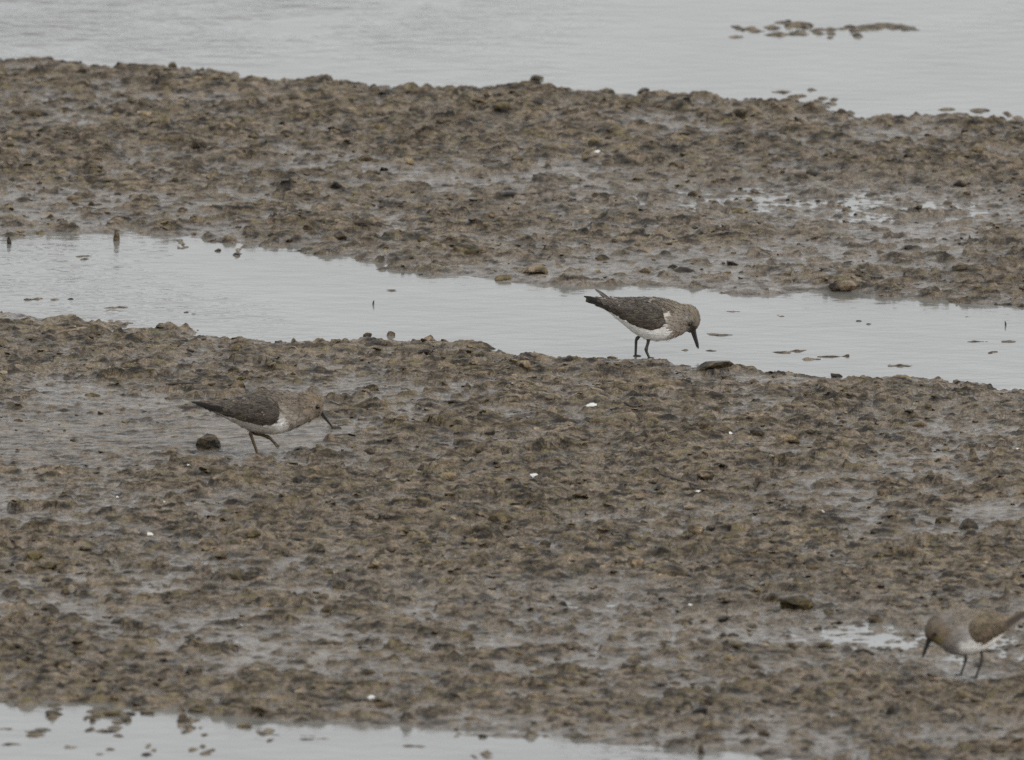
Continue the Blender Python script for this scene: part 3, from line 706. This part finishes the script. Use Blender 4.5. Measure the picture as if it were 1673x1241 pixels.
def describe(u, v, w_, h_, k):
    shape = 'tall' if h_ / w_ > .62 else 'broad' if w_ > 30 else 'flat' if h_ / w_ < .42 else 'small lumpy'
    z = ZONES[zone(u, v)]
    return '%s %s mud clod lying %s' % (shape, TINT[k % 5], z), '%s %s clods %s' % (shape, TINT[k % 5], z)
def clod(u, v, wpx, hpx, mesh=None, label=None, group=None, rot=None, depth=.75):
    x, y, z = at_mud(u, v)
    s_ = 36 / LENS / PW * math.dist((x, y, z), CAM)
    i = n_cl[0]; n_cl[0] += 1
    o = obj('mud_clod', mesh or CLODS[(i * 5 + int(u)) % 14])
    rx = wpx * s_ / 2 * 1.1; rz = max(hpx * s_ * .85, .002)
    o.scale = (rx, rx * depth, rz / .62)
    o.rotation_euler = (random.uniform(-.15, .15), random.uniform(-.15, .15), random.uniform(-.6, .6) + (PI if random.random() < .5 else 0) if rot is None else rot)
    o.location = (x, y + rx * depth * .5, max(z - .002, 0) + rz * .30 - .001)
    tag(o, label, 'mud clod', group)
    return o
SPECIAL = [
    (341, 731, 44, 28, 10, 'dark humped mud clod behind the tail of the walking wader'),
    (190, 393, 14, 20, 5, 'small dark upright mud block standing in the channel at its left far shore'),
    (14, 398, 10, 13, 2, 'tiny dark mud lump standing in the channel beside the left picture edge'),
    (52, 187, 72, 18, 10, 'long low dark mud clod on the far bank at upper left'),
    (95, 108, 22, 13, 0, 'rounded dark clod on the lagoon shoreline near the left edge'),
    (877, 131, 26, 11, 8, 'lone olive green clod sitting in the lagoon just off the shoreline'),
    (1166, 607, 62, 12, 10, 'wide flat dark clod on the channel shore just right of the feeding wader'),
    (1366, 615, 26, 8, 7, 'rounded brown clod on the channel shore, middle one of three right of the feeding wader'),
    (1472, 616, 38, 6, 9, 'low smooth pale clod on the channel shore, rightmost of three'),
    (872, 790, 28, 12, 2, 'blackish clod right below a white shell fragment in the middle of the near bank'),
    (815, 852, 44, 19, 3, 'brown angular clod below the blackish clod in the middle of the near bank'),
    (1292, 722, 40, 20, 9, 'jagged brown clod right of a darker lump on the right of the near bank'),
    (1237, 714, 30, 13, 5, 'dark rounded lump left of a jagged brown clod on the near bank'),
    (1098, 938, 66, 17, 5, 'broad dark fronted clod low on the near bank above the wet seep'),
    (1302, 990, 66, 24, 8, 'tall olive brown heap of mud above the seep left of the right wader'),
    (1410, 1066, 46, 10, 2, 'flat dark clod in the seep between brown clods left of the right wader'),
    (1345, 1058, 48, 15, 0, 'brown clod in the seep left of a flat dark clod'),
    (1205, 1058, 56, 16, 8, 'smooth reddish brown clod on the left end of the wet seep'),
    (1445, 808, 28, 20, 5, 'dark split clod on the right side of the near bank below the jagged clods'),
    (1112, 444, 50, 11, 2, 'flat black green clod on the far bank just above the feeding wader'),
    (880, 445, 56, 16, 9, 'pale brown mound on the far bank above the tail of the feeding wader'),
    (1375, 469, 52, 14, 1, 'brown clod on the far channel shore right of the feeding wader'),
    (300, 1178, 22, 14, 2, 'round dark lump standing in the pool at bottom left'),
    (1146, 1232, 13, 18, 5, 'small black upright lump at the bottom edge of the mud, right of centre'),
]
for (u, v, a, b, k, lab) in SPECIAL:
    clod(u, v, a, b, CLODS[k], lab, depth=.7)
MID = [(280, 108, 18, 10), (115, 135, 26, 12), (1050, 152, 26, 10), (620, 213, 28, 14), (395, 197, 50, 11), (470, 218, 40, 14), (597, 262, 36, 14), (365, 168, 20, 12), (355, 410, 16, 5), (388, 415, 14, 5), (505, 368, 30, 15),
       (597, 368, 38, 17), (320, 362, 30, 12), (555, 390, 28, 14), (760, 412, 54, 17), (975, 320, 22, 11), (1130, 320, 20, 11), (1168, 332, 18, 9), (985, 424, 30, 12), (1190, 258, 28, 12), (1485, 258, 26, 13), (1310, 288, 30, 12), (150, 335, 20, 11),
       (1265, 612, 16, 8), (640, 548, 18, 9), (600, 550, 18, 9), (690, 823, 28, 13), (460, 832, 32, 9), (890, 890, 22, 13), (945, 882, 22, 11), (1135, 870, 22, 13), (1500, 694, 30, 12), (1540, 853, 32, 16), (1582, 864, 36, 20),
       (1325, 928, 34, 15), (1510, 924, 16, 15), (1387, 974, 14, 16), (1180, 1013, 28, 9), (920, 988, 20, 9), (75, 924, 40, 13), (107, 970, 20, 20), (82, 994, 34, 15), (310, 1040, 24, 10), (400, 948, 30, 12), (415, 878, 28, 10), (530, 973, 20, 9),
       (130, 924, 30, 11), (260, 1006, 18, 10), (535, 1000, 22, 11), (180, 1168, 42, 10), (152, 1175, 14, 8), (205, 1178, 28, 9), (90, 1166, 40, 7), (240, 1166, 30, 8), (330, 1160, 42, 12), (400, 1188, 28, 9), (625, 1150, 40, 14), (470, 1170, 24, 9),
       (700, 1130, 30, 12), (1455, 1120, 26, 12), (1455, 1163, 16, 18), (1575, 1140, 30, 14), (1230, 1090, 30, 13), (1320, 1110, 26, 12), (1080, 1120, 30, 10), (880, 1100, 28, 11), (600, 1100, 34, 12), (930, 1180, 24, 10), (1250, 1200, 30, 12), (1590, 1215, 30, 14)]
for n_, (u, v, a, b) in enumerate(MID):
    k = random.choice((0, 0, 1, 2, 3)) + 5 * random.randint(0, 1)
    clod(u, v, a, b, CLODS[k], *describe(u, v, a, b, k))
cnt = 0
while cnt < 150:
    u, v = random.uniform(-10, 1683), random.uniform(95, 1235)
    x, y = to_ground(u, v); j = min(len(gy) - 1, int(np.searchsorted(gy, y))); i = min(len(gx) - 1, int(np.searchsorted(gx, x)))
    if land[j, i] < .8 or smooth_zone[j, i] > .3: continue
    if any(abs(u - bu) < 130 and abs(v - bv) < 40 for bu, bv in ((1050, 585), (430, 745), (1590, 1105))): continue
    wp = random.uniform(15, 34); hp = wp * random.uniform(.28, .55); k = random.randint(0, 13)
    clod(u, v, wp, hp, CLODS[k], *describe(u, v, wp, hp, k))
    cnt += 1

# the countless small crumbs: one piece of geometry
TV = []
for i in range(10):
    V_, F_ = clod_mesh(300 + i, 1, .7); TV.append(V_)
TF = F_
NC = 7500
cx = rng.uniform(-.80, .80, NC * 2); cy = rng.uniform(YN, YF, NC * 2)
J = np.clip(np.searchsorted(gy, cy), 0, len(gy) - 1); I = np.clip(np.searchsorted(gx, cx), 0, len(gx) - 1)
keep = (land[J, I] > .55) & (rng.random(NC * 2) > feet[J, I]) & (rng.random(NC * 2) < (.35 + .75 * patch[J, I]) * (1 - .75 * smooth_zone[J, I]))
cx, cy, J, I = cx[keep][:NC], cy[keep][:NC], J[keep][:NC], I[keep][:NC]
n = len(cx); nv = len(TV[0])
sz = np.exp(rng.normal(math.log(.0030), .42, n)); sz = np.clip(sz, .0013, .0085)
tv = np.array(TV)[rng.integers(0, 10, n)]
an = rng.normal(0, .45, n) + PI * rng.integers(0, 2, n); ca, sa = np.cos(an)[:, None], np.sin(an)[:, None]
st_ = rng.uniform(.9, 1.7, (n, 1))
px, py, pz = tv[:, :, 0] * st_, tv[:, :, 1], tv[:, :, 2] * rng.uniform(.35, .9, (n, 1))
tx_, ty_ = rng.normal(0, .14, (n, 1)), rng.normal(.30, .22, (n, 1))
pz = pz + tx_ * px + ty_ * py
VX = (px * ca - py * sa) * sz[:, None] + cx[:, None]; VY = (px * sa + py * ca) * sz[:, None] + cy[:, None]
VZ = pz * sz[:, None] + (H[J, I] - sz * .05)[:, None]
FV = np.stack([VX, VY, VZ], -1).reshape(-1, 3)
FF = (TF[None] + (np.arange(n) * nv)[:, None, None]).reshape(-1, 3)
pal = np.array([(1.05, 1.03, 1.0), (1.3, 1.27, 1.22), (1.55, 1.52, 1.48), (1.25, 1.22, .98), (1.35, 1.3, 1.2), (.8, .78, .74)])
tint = np.repeat(pal[rng.integers(0, 6, n)], nv, 0)
cr = obj('mud_crumbs', mesh_np('mud_crumbs', FV, FF, col=tint, smooth=False), M_clod); cr['kind'] = 'stuff'

# ------------------------------------------------------------------ shells and twigs
def shell_mesh(i, frac):
    """broken piece of a ribbed bivalve"""
    r = np.random.default_rng(900 + i); V, Fq = [(0, -.9, .05)], []
    na, nr = 13, 4
    for k in range(1, nr + 1):
        for a in range(na):
            th = PI * (.10 + .80 * frac * a / (na - 1)); rr = k / nr * (1.8 + (r.uniform(-.25, .1) if k == nr else 0))
            zz = .55 * math.sin(PI * min(1, .15 + .8 * k / nr)) + (.04 if a % 2 else -.04)
            V.append((math.cos(th) * rr * .9, -.9 + math.sin(th) * rr, zz))
    for a in range(na - 1): Fq.append((0, 1 + a, 2 + a))
    for k in range(nr - 1):
        for a in range(na - 1):
            o = 1 + k * na + a; Fq.append((o, o + na, o + na + 1, o + 1))
    m = bpy.data.meshes.new('shell'); m.from_pydata(V, [], Fq); m.update(); m.materials.append(M_shell)
    return m
SHM = [shell_mesh(i, f) for i, f in enumerate((1, .7, .5, .85))]
SHELLS = [(965, 665, 17, 0, 'elongated white shell fragment on the near bank below the feeding wader'),
          (870, 776, 12, 1, 'bright white shell fragment lying on a blackish clod in the near bank'),
          (243, 875, 11, 1, 'white pointed shell fragment on the near bank at lower left'),
          (1340, 838, 11, 3, 'white shell fragment standing up on the right of the near bank'),
          (190, 813, 6, 2, 'tiny white shell speck on the smooth mud below the walking wader at left'),
          (975, 250, 8, 3, 'small white shell fragment on the far mud bank'),
          (1191, 707, 10, 2, 'thin white shell sliver left of the dark rounded lump on the near bank'),
          (838, 743, 7, 2, 'small white shell speck above the blackish clod on the near bank'),
          (606, 1143, 10, 0, 'greyish white shell fragment near the pool at the bottom of the mud'),
          (1140, 802, 7, 3, 'tiny white shell speck right of a fallen twig on the near bank'),
          (1660, 735, 7, 1, 'tiny white shell speck at the right picture edge on the near bank'),
          (267, 821, 5, 2, 'tiny white shell speck above the pointed shell fragment at lower left'),
          (1127, 988, 6, 3, 'tiny white shell speck in the seep right of centre'),
          (393, 1015, 5, 2, 'tiny white shell speck on the lower left of the near bank'),
          (306, 762, 6, 2, 'tiny white shell speck on the mud below the humped clod behind the walking wader')]
for (u, v, wpx, k, lab) in SHELLS:
    x, y, z = at_mud(u, v); s_ = 36 / LENS / PW * math.dist((x, y, z), CAM)
    o = obj('shell', SHM[k]); r_ = wpx * s_ * .5
    o.location = (x, y, z + r_ * .5); o.scale = (r_, r_, r_ * .6)
    o.rotation_euler = (random.uniform(.35, .8), random.uniform(-.3, .3), random.uniform(-.5, .5))
    tag(o, lab, 'shell', 'white shell fragments on the mud')
def twig(pts, r, mat, label, lift=.003):
    P = []
    for (u, v, dz) in pts:
        x, y, z = at_mud(u, v); P.append((x, y, z + dz + lift))
    o_ = np.array(P[0]); P = np.array(P) - o_
    o = obj('twig', tubes_mesh('twig', [(catmull(P, 9), np.interp(np.linspace(0, 1, 9), [0, .5, 1], [r, r * .9, r * .5]), 7)]), mat)
    o.location = o_; tag(o, label, 'twig')
twig([(1078, 778, 0), (1105, 788, .001), (1142, 798, 0)], .0016, M_twig, 'thin dark twig lying aslant in the middle of the near bank')
twig([(272, 632, 0), (300, 631, .001), (328, 629, 0)], .0016, M_twig, 'thin dark twig lying flat on the mud above the walking wader')
twig([(1191, 604, 0), (1190, 604, .006), (1190, 604, .013)], .0010, M_pale, 'short pale upright stalk by the wide flat clod right of the feeding wader', 0)
twig([(610, 497, 0), (610, 497, .003), (611, 497, .006)], .0012, M_twig, 'tiny dark upright stub poking out of the channel left of centre', -.001)
twig([(1643, 531, 0), (1643, 531, .003), (1642, 531, .006)], .0012, M_twig, 'tiny dark upright stub poking out of the channel near the right edge', -.001)
twig([(1020, 662, 0), (1035, 665, .002), (1050, 668, 0)], .0018, M_twig, 'short dark twig right of the elongated white shell fragment')
